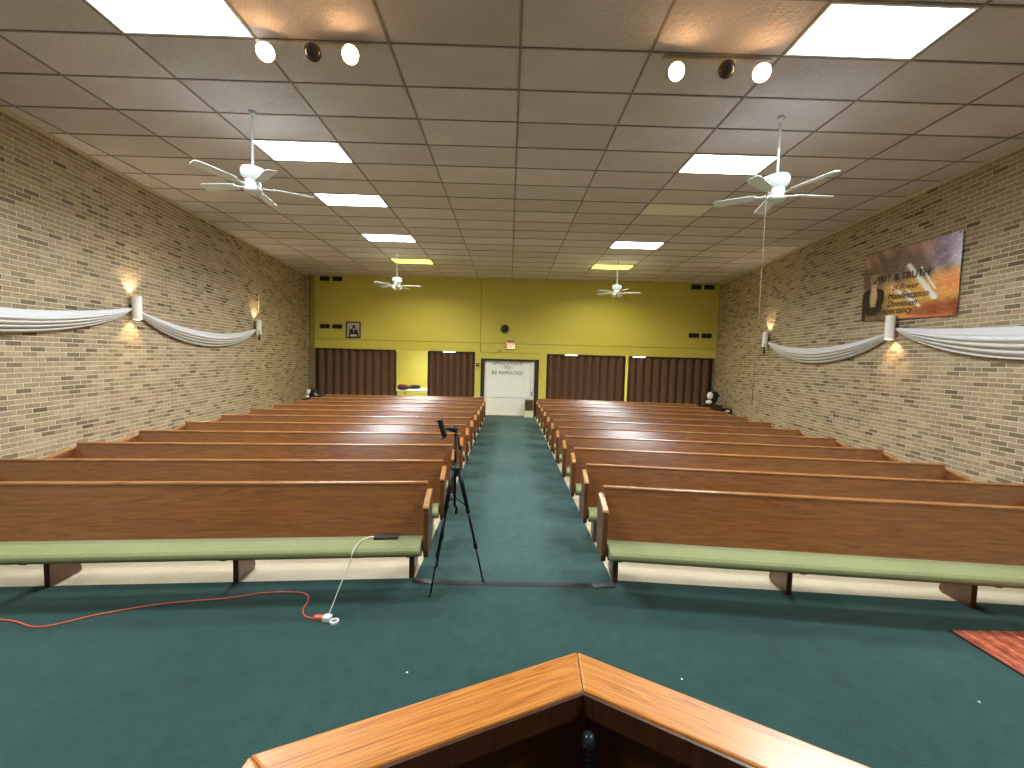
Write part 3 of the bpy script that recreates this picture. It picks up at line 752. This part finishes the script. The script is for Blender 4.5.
t = NT('drape_fabric'); at = t.n('ShaderNodeTexCoord'); sep = t.n('ShaderNodeSeparateXYZ')
v = t.coord(); n1 = t.noise(v, 60, 3)
uvn = t.n('ShaderNodeUVMap'); t.l(uvn.outputs[0], sep.inputs[0])
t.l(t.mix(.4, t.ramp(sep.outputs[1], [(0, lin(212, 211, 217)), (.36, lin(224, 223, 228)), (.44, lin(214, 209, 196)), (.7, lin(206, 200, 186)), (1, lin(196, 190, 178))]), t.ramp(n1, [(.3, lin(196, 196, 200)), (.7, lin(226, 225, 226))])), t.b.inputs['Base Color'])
t.b.inputs['Roughness'].default_value = .6; t.b.inputs['Sheen Weight'].default_value = .3; t.bump(n1, .2, .003); drape_m = t.m
def drape(side, y0, y1, z0, z1, top_sag, bot_sag, lab, seed):
    rnd = random.Random(seed)
    P0, u, n = wall_frame(side, y0); P1, _, _ = wall_frame(side, y1)
    NT_, NV = 60, 44; vs = []; uv = []; fs = []
    folds = [rnd.uniform(0, 6.28) for _ in range(3)]
    for i in range(NT_ + 1):
        tt = i / NT_; B = P0.lerp(P1, tt); para = 4 * tt * (1 - tt); para2 = para ** .8
        top = z0 + (z1 - z0) * tt - top_sag * para; bot = z0 + (z1 - z0) * tt - .05 - bot_sag * para2
        wid = .35 + .65 * min(1, para * 1.6)
        for j in range(NV + 1):
            vv = j / NV
            amp = .030 * wid
            ph_ = max(0, vv - .3) / .7 * 3.6 + .35 * math.sin(tt * 4 + folds[1]) * vv; fold = (abs(math.sin(PI * ph_)) ** .7 - .6) * amp * 3.0 * sstep(.22, .36, vv)
            belly = .075 * math.sin(PI * min(1, .15 + vv * .9)) * (.5 + .5 * para)
            y = .045 + belly + fold * .8
            p_ = B + n * y; vs.append((p_.x, p_.y, top + (bot - top) * vv)); uv.append((tt, vv))
    for i in range(NT_):
        for j in range(NV):
            a = i * (NV + 1) + j; fs.append((a, a + 1, a + NV + 2, a + NV + 1))
    me = bpy.data.meshes.new('drape'); me.from_pydata(vs, [], fs); me.materials.append(drape_m)
    ul = me.uv_layers.new(name='UVMap')
    for lp in me.loops: ul.data[lp.index].uv = uv[lp.vertex_index]
    for p_ in me.polygons: p_.use_smooth = True
    o = link('drape', me); sm = o.modifiers.new('solid', 'SOLIDIFY'); sm.thickness = .006; sm.offset = 0
    tag(o, lab, 'drape', 'white swags on the brick walls')
drape('L', 2.9, 7.10, 2.70, 2.79, .19, .44, 'white fabric swag on the left wall running out of the frame', 1)
drape('L', 7.27, 11.40, 2.77, 2.73, .24, .50, 'white fabric swag between the two left wall sconces', 2)
drape('R', 2.8, 6.99, 2.74, 2.80, .10, .46, 'white fabric swag on the right wall running out of the frame', 3)
drape('R', 7.15, 11.22, 2.74, 2.75, .22, .50, 'white fabric swag between the two right wall sconces', 4)
# little tie cords at the far sconces and a conduit on each wall
for side, y, z0, z1, lab in (('L', 11.70, 3.10, CEIL - .03, 'thin painted conduit on the left brick wall above the far sconce'), ('R', 12.05, .95, 2.35, 'thin painted conduit on the right brick wall below the far sconce')):
    P, u, n = wall_frame(side, y); q = P + n * .022
    r = empty('conduit', (q.x, q.y, z0)); tag(r, lab, 'conduit')
    MB().tube([(0, 0, 0), (0, 0, z1 - z0)], .011, 8).build('pipe', plain('conduit_paint', (176, 164, 136), .5), r, smooth=True)
    for k in range(3):
        zc = .15 + (z1 - z0 - .3) * k / 2
        MB().box(-.02, .02, -.02, .02, zc - .012, zc + .012).build('clip', MATS['conduit_paint'], r)
for side, y, lab in (('L', 11.32, 'dark tassel cord hanging by the far left sconce'), ('R', 11.14, 'dark tassel cord hanging by the far right sconce')):
    P, u, n = wall_frame(side, y); q = P + n * .20
    r = empty('tassel', (q.x, q.y, 2.70)); tag(r, lab, 'tassel')
    MB().tube([(0, 0, 0), (0, 0, -.12)], .008, 8).build('cord', plain('tassel_brown', (86, 66, 46), .8), r)
    MB().lathe([(0, -.11), (.018, -.12), (.022, -.15), (.03, -.27), (0, -.275)], 12).build('fringe', MATS['tassel_brown'], r, smooth=True)

# ------------------------------------------------------------------ banner on the right wall
P, u, n = wall_frame('R', 6.94)
ang = math.atan2(-u.y, -u.x)            # local +x runs towards the camera = rightwards as seen
bn = empty('banner', (P.x + n.x * .02, P.y + n.y * .02, 2.985), rot=(0, 0, ang)); tag(bn, 'printed fabric banner with gold and purple sky hung on the right brick wall', 'banner')
BW, BHt = 1.90, 1.22
NX, NZ = 130, 84
def sstep(a, b, x): 
    t_ = max(0, min(1, (x - a) / (b - a))); return t_ * t_ * (3 - 2 * t_)
def mixc(a, b, f): return tuple(x + (y - x) * f for x, y in zip(a, b))
rn = random.Random(11); waves = [(rn.uniform(3, 16), rn.uniform(3, 16), rn.uniform(0, 6.28), rn.uniform(.3, 1)) for _ in range(9)]
def bcol(a, b_):                       # a: 0 left .. 1 right, b_: 0 bottom .. 1 top
    nz = sum(w_ * math.sin(fx * a + fz * b_ + ph + 2.2 * math.sin(3 * a * fz * .3 + ph)) for fx, fz, ph, w_ in waves) / 4.0
    c = (104, 84, 72)
    c = mixc(c, (176, 138, 114), sstep(.3, .95, .5 + .6 * nz))
    c = mixc(c, (150, 138, 176), sstep(.55, .95, a) * sstep(.45, .8, b_) * (.75 + .25 * nz))
    c = mixc(c, (206, 204, 226), sstep(.86, 1, a) * sstep(.5, .7, b_) * .75)
    g_ = sstep(.18, .4, a) * (1 - sstep(.42, .58, b_ - .12 * (a - .5)))
    c = mixc(c, (186, 148, 84), g_)
    c = mixc(c, (222, 176, 96), g_ * sstep(.2, .9, .5 + .5 * nz) * .7)
    c = mixc(c, (214, 130, 84), sstep(.7, .9, a) * (1 - sstep(.45, .62, b_)) * sstep(.2, .4, b_) * .7)
    rd = sstep(.42, .75, a) * (1 - sstep(.10, .24, b_ - .10 * (a - .5)))
    c = mixc(c, (108, 34, 28), rd * (.7 + .3 * nz))
    c = mixc(c, (196, 120, 100), sstep(.45, .6, a) * (1 - sstep(.0, .07, b_)) * .7)
    # pale rays
    for (xa, za, xb, zb, wd) in ((.53, .72, .80, .25, .034), (.36, .46, .66, .16, .02), (.66, .66, .80, .36, .012), (.48, .46, .60, .3, .008)):
        dx, dz = xb - xa, zb - za; tt = max(0, min(1, ((a - xa) * dx + (b_ - za) * dz) / (dx * dx + dz * dz)))
        ds = math.hypot(a - xa - dx * tt, (b_ - za - dz * tt))
        c = mixc(c, (255, 250, 238), min(1, 1.5 * max(0, 1 - ds / wd)))
    # dark cupped shape at the left with a pale middle
    e = abs(math.hypot((a - .14) / 1.0, (max(0, .26 - b_)) * .75) - .085 - .012 * math.sin(b_ * 23)) 
    if b_ < .50 - .6 * abs(a - .14) and b_ > .03 and a < .27: c = mixc(c, (34, 26, 26), 1 - sstep(.035, .055, e))
    if abs(a - .14) < .055 and .2 < b_ < .55: c = mixc(c, (214, 186, 140), .7 * (1 - sstep(.02, .055, abs(a - .14))))
    if a < .06 and b_ < .4: c = mixc(c, (40, 32, 30), .8)
    e3 = math.hypot((a - .15) / .08, (b_ - .60) / .1)
    if e3 < 1.0: c = mixc(c, (170, 146, 110), sstep(1, .4, e3))
    k_ = 16 * math.sin(31 * a + 9 * math.sin(17 * b_ + 5 * a)) * math.sin(23 * b_ + 7 * math.sin(13 * a)) + 26 * max(0, math.sin(46 * (a - .9 * b_))) ** 6 * sstep(.62, .85, a) * sstep(.45, .7, b_)
    c = tuple(128 + (v_ - 128) * 1.25 + 18 + k_ for v_ in c)
    return lin(*[max(0, min(255, v_)) for v_ in c])
b = MB(); cols = []
for i in range(NX + 1):
    for j in range(NZ + 1):
        a, q = i / NX, j / NZ
        crease = .006 * math.sin(14 * a + 6 * q) + .012 * math.sin(40 * (a - q)) * sstep(.7, 1, a) * sstep(.6, 1, q) + .01 * math.sin(PI * a)
        b.v.append((-BW / 2 + BW * a, -.012 - .6 * abs(crease), BHt * q - .03 * math.sin(PI * a) * q + .01 - .09 * a + .035 * (1 - a) * q)); cols.append(bcol(a, q))
for i in range(NX):
    for j in range(NZ):
        k = i * (NZ + 1) + j; b.f.append((k, k + NZ + 1, k + NZ + 2, k + 1))
t = NT('banner_print'); at = t.n('ShaderNodeAttribute', attribute_name='tone'); t.l(at.outputs['Color'], t.b.inputs['Base Color']); t.b.inputs['Roughness'].default_value = .35
me = b.mesh('sheet', t.m, True, fix=False); set_tone(me, cols); sh = link('sheet', me, bn)
sm = sh.modifiers.new('solid', 'SOLIDIFY'); sm.thickness = .002
ink = plain('banner_ink', (58, 46, 34), .5); inkg = plain('banner_ink_green', (110, 116, 56), .5); inkw = plain('banner_ink_red', (120, 44, 30), .5)
for txt, x, z, sz, mt, shr in (('SPIRIT & TRUTH', -.12, .70, .17, ink, 0), ('of Power', .02, .53, .14, inkw, .2), ('Manifestation', .08, .38, .15, ink, .2), ('Dominion', -.02, .255, .15, ink, .2), ('Expectancy', -.15, .14, .155, ink, .2), ('Promises', -.30, .03, .13, inkg, .2)):
    link('lettering', text_mesh(txt, sz, mt, 1.0, .001, 'CENTER', shr), bn, loc=(x, -.034, z - .03 - .05 * x), rot=(PI / 2, .055, 0))
for sx, sz in ((-BW / 2 + .03, BHt - .03), (BW / 2 - .03, BHt - .03), (-BW / 2 + .03, .03), (BW / 2 - .03, .03)):
    bb = MB().lathe([(.008, 0), (.018, 0), (.018, .005), (.008, .005), (.008, 0)], 14); bb.xf(Matrix.Translation((sx, -.026, sz + .01 - .09 * (sx / BW + .5) + .03 * (sz > .5 and sx < 0))) @ Matrix.Rotation(PI / 2, 4, 'X')); bb.build('grommet', plain('grommet_brass', (150, 130, 80), .3, .8), bn)

# ------------------------------------------------------------------ tripod in the aisle
tp = empty('tripod', (-.47, 3.78, .012)); tag(tp, 'black tripod with a phone clamp standing in the aisle', 'tripod')
top = Vector((0, 0, 1.06))
for fx, fy in ((-.635, 3.51), (-.189, 3.77), (-.664, 4.03)):
    f = Vector((fx + .47, fy - 3.78, .008)); hd = Vector((f.x, f.y, 0)).normalized() * .035 + top
    p1 = hd.lerp(f, .36); p2 = hd.lerp(f, .68)
    lg = MB().tube([hd, p1], [.023, .018], 10).build('leg', blackm, tp, smooth=True)
    MB().tube([p1, p2], .0115, 10).build('leg_middle', blackm, lg, smooth=True)
    MB().tube([p2, f], .0085, 10).build('leg_lower', blackm, lg, smooth=True)
    for q in (p1, p2):
        d = (f - hd).normalized(); MB().tube([q - d * .025, q + d * .025], .019, 10).build('leg_clamp', black, lg)
    MB().ellipsoid((f.x, f.y, f.z + .005), (.014, .014, .012), 10, 6).build('foot', black, lg, smooth=True)
    mid = hd.lerp(f, .33)
    MB().tube([mid, (0, 0, .80)], .006, 6).build('brace', blackm, tp)
MB().tube([(0, 0, .72), (0, 0, 1.40)], .0125, 10).build('centre_column', blackm, tp, smooth=True)
MB().lathe([(0, 1.0), (.035, 1.0), (.045, 1.03), (.045, 1.08), (.028, 1.1), (.018, 1.12), (0, 1.12)], 16).build('shoulder', black, tp)
MB().tube([(.03, 0, 1.06), (.065, 0, 1.06)], .008, 8).build('crank', black, tp)
MB().tube([(0, 0, .72), (.02, 0, .70), (.015, 0, .64)], .014, 8).build('hook_bag', black, tp)
hd_ = MB().ellipsoid((-.02, 0, 1.435), (.04, .035, .032), 14, 8).build('head', black, tp, smooth=True)
MB().tube([(-.02, 0, 1.43), (-.09, 0, 1.435)], .014, 8).build('head_neck', black, tp)
MB().tube([(.0, 0, 1.42), (.02, .0, 1.36), (.045, 0, 1.24)], [.007, .007, .011], 8).build('pan_handle', black, tp)
b = MB().box(-.018, .018, -.035, .035, -.085, .085); b.box(-.04, .0, -.035, .035, .078, .09).box(-.04, .0, -.035, .035, -.09, -.078)
b.xf(Matrix.Translation((-.125, 0, 1.437)) @ Matrix.Rotation(-.3, 4, 'Y')); b.build('phone_clamp', black, tp, bevel=.003)

# ------------------------------------------------------------------ cords on the carpet
CZ = .0185
pts = [(-5.6, 3.25, CZ), (-4.6, 3.02, CZ), (-3.82, 3.072, CZ), (-3.44, 3.0, CZ), (-3.16, 3.16, CZ), (-2.81, 3.31, CZ), (-2.31, 3.42, CZ), (-2.09, 3.50, CZ), (-1.85, 3.525, CZ), (-1.71, 3.50, CZ), (-1.645, 3.41, CZ), (-1.62, 3.27, CZ), (-1.56, 3.19, CZ), (-1.47, 3.165, CZ)]
r = empty('extension_cord', (-1.47, 3.165, .0125)); tag(r, 'orange extension cord snaking over the green carpet', 'cord')
MB().tube([Vector(p_) - Vector((-1.47, 3.165, .0125)) for p_ in bez(pts, 8)], .0058, 8).build('cable', plain('orange_rubber', (222, 104, 84), .5), r, smooth=True)
MB().box(-.01, .06, -.02, .02, .0, .032).build('socket', MATS['orange_rubber'], r, bevel=.008)
r = empty('power_adapter', (-1.375, 3.15, .0125), -.15); tag(r, 'white power adapter plugged into the orange cord on the carpet', 'adapter')
MB().box(-.028, .035, -.03, .03, .0, .045).build('body', white, r, bevel=.01)
b = MB().lathe([(.022, .0), (.034, .0), (.034, .018), (.022, .018), (.022, .0)], 18, cx=.07, cy=-.01); b.build('ring', white, r)
r = empty('charging_cable', (-1.36, 3.175, .03)); tag(r, 'thin white cable rising from the adapter to the front left pew', 'cable')
cpts = [(-1.372, 3.178, .05), (-1.36, 3.225, .10), (-1.325, 3.295, .23), (-1.285, 3.345, .345), (-1.268, 3.360, .41), (-1.262, 3.385, .462), (-1.262, 3.47, .474), (-1.255, 3.60, .470), (-1.20, 3.655, .472), (-1.175, 3.662, .472)]
MB().tube([Vector(p_) - Vector((-1.36, 3.175, .03)) for p_ in bez(cpts, 6)], .004, 8).build('cable', plain('white_cable', (226, 224, 206), .5), r, smooth=True)
r = empty('gadget', (-1.07, 3.67, .458), math.atan(.1205)); tag(r, 'small dark brown gadget lying on the front left cushion', 'gadget')
r.rotation_euler = (.07, 0, math.atan(.1205))
MB().box(-.105, .105, -.035, .035, 0, .024).build('body', plain('gadget_brown', (58, 40, 34), .4), r, bevel=.006)
MB().box(-.09, .07, -.025, .025, .024, .026).build('lid', black, r)
MB().box(-.12, -.105, -.008, .008, .006, .016).build('plug', white, r)

# ------------------------------------------------------------------ rug
t = NT('patterned_rug'); v = t.coord()
n1 = t.noise(t.coord(scale=(8, 1.3, 1)), 1.9, 4, .7, .8); n2 = t.noise(v, 30, 3, .6)
wv = t.n('ShaderNodeTexWave'); wv.inputs['Scale'].default_value = 2.6; wv.inputs['Distortion'].default_value = 1.6; wv.inputs['Detail'].default_value = 3; t.l(v, wv.inputs[0])
a = t.ramp(n1, [(.32, lin(96, 40, 40)), (.42, lin(176, 74, 58)), (.5, lin(206, 116, 66)), (.56, lin(128, 52, 54)), (.63, lin(196, 92, 76)), (.7, lin(222, 150, 84))])
c = t.mix(.28, a, t.ramp(wv.outputs[0], [(.1, lin(96, 34, 36)), (.45, lin(190, 88, 66)), (.75, lin(206, 104, 70)), (.93, lin(176, 70, 54)), (.98, lin(240, 190, 110))]))
t.l(t.mix(1.0, c, t.ramp(n2, [(.3, (.6, .6, .6, 1)), (.7, (1.25, 1.25, 1.25, 1))]), 'MULTIPLY'), t.b.inputs['Base Color']); t.b.inputs['Roughness'].default_value = .95; t.bump(n2, .5, .005)
rg = empty('rug', (4.5, 2.45, .0125)); tag(rg, 'red and orange patterned rug on the green carpet at the right edge', 'rug')
MB().box(-.89, 1.0, -.75, .74, 0, .009).build('pile', t.m, rg)
for xa in (-.905, .995): MB().box(xa, xa + .02, -.76, .75, 0, .010).build('binding', plain('rug_binding', (60, 26, 28), .9), rg)

# ------------------------------------------------------------------ bags and papers on the far pews
def far_bag(c, sc, lab, rz):
    r = empty('bag', c, rz); tag(r, lab, 'bag')
    b = MB().ellipsoid((0, 0, .2 * sc), (.24 * sc, .16 * sc, .22 * sc), 18, 12)
    b.v = [(x + .10 * z, y, max(0, z + .05 * math.sin(9 * x))) for x, y, z in b.v]; b.build('body', plain('black_fabric', (18, 18, 20), .6), r, smooth=True)
    b = MB().ellipsoid((-.12 * sc, -.11 * sc, .30 * sc), (.10 * sc, .08 * sc, .12 * sc), 14, 8); b.build('white_bundle', plain('white_cloth', (232, 232, 230), .7), r, smooth=True)
    b = MB().ellipsoid((-.16 * sc, -.12 * sc, .09 * sc), (.11 * sc, .07 * sc, .07 * sc), 14, 8); b.build('white_bundle', MATS['white_cloth'], r, smooth=True)
    b = MB().ellipsoid((.14 * sc, -.13 * sc, .22 * sc), (.11 * sc, .04 * sc, .06 * sc), 12, 8); b.xf(Matrix.Translation((0, 0, .05)) @ Matrix.Rotation(.5, 4, 'Y')); b.build('grey_patch', plain('grey_cloth', (150, 150, 150), .7), r, smooth=True)
    b = MB().tube(bez([(-.1 * sc, 0, .38 * sc), (0, 0, .50 * sc), (.1 * sc, 0, .42 * sc)], 6), .014, 8); b.build('handle', MATS['black_fabric'], r, smooth=True)
    return r
far_bag((6.72, 13.62, .78), 1.0, 'black bag with white bundles in the right back corner', .1)
far_bag((-6.50, 13.80, .62), .75, 'small black bag with a white bundle in the left back corner', -.1)
# stands that carry the bags beside the last pews
for x, y, h, lab in ((6.78, 13.62, .78, 'dark low cabinet under the bag in the right back corner'), (-6.5, 13.80, .62, 'dark low cabinet under the bag in the left back corner')):
    r = empty('cabinet', (x, y, 0)); tag(r, lab, 'cabinet')
    MB().box(-.22, .22, -.2, .2, .06, h - .03).build('body', walnut, r, bevel=.006)
    MB().box(-.24, .24, -.22, .22, h - .03, h - .001).build('top', walnut, r, bevel=.006)
    for s in (-1, 1): MB().box(s * .11 - .10, s * .11 + .10, -.215, -.2, .08, h - .05).build('door', walnut, r, bevel=.004)
    MB().box(-.2, .2, -.17, .18, 0, .06).build('plinth', black, r)
r = empty('small_case', (7.17, 13.45, .0)); tag(r, 'small black case on a stand beside the bag at the right wall', 'case')
MB().box(-.12, .12, -.1, .1, .52, .68).build('body', black, r, bevel=.02)
MB().box(-.09, .03, -.106, -.1, .58, .64).build('tag', MATS['white_cloth'], r)
for sx in (-1, 1):
    for sy in (-1, 1): MB().tube([(sx * .1, sy * .08, 0), (sx * .08, sy * .06, .53)], .01, 6).build('leg', blackm, r)
for x, rz, lab in ((-1.02, .2, 'white leaflet on the last left pew, farther from the aisle'), (-.86, -.15, 'white leaflet on the last left pew, nearer the aisle')):
    y = 3.97 + PITCH * 10 + .1205 * (x + .755)
    b = MB()
    for i in range(7):
        xx = -.07 + .14 * i / 6; b.v += [(xx, -.045, .004 * math.sin(i * .9) + .006), (xx, .045, .004 * math.cos(i) + .006)]
    for i in range(6): b.f.append((2 * i, 2 * i + 2, 2 * i + 3, 2 * i + 1))
    o = b.build('leaflet', MATS['white_cloth'], loc=(x, y, .888), rot=(0, 0, rz)); sm = o.modifiers.new('solid', 'SOLIDIFY'); sm.thickness = .002
    tag(o, lab, 'leaflet')

for x, y, rz, lab in ((1.20, 2.62, .4, 'tiny white paper scrap on the green carpet before the right pew'), (3.03, 2.48, 1.1, 'tiny white paper scrap on the green carpet beside the red rug'), (-.62, 2.63, .8, 'tiny white paper scrap on the green carpet left of the pulpit tip')):
    b = MB().add([(-.007, -.005, 0), (.006, -.006, .002), (.008, .004, .001), (-.005, .005, .003)], [(0, 1, 2), (0, 2, 3)])
    o = b.build('paper_scrap', MATS['white_cloth'], loc=(x, y, .014), rot=(0, 0, rz)); sm = o.modifiers.new('solid', 'SOLIDIFY'); sm.thickness = .0015
    tag(o, lab, 'paper')
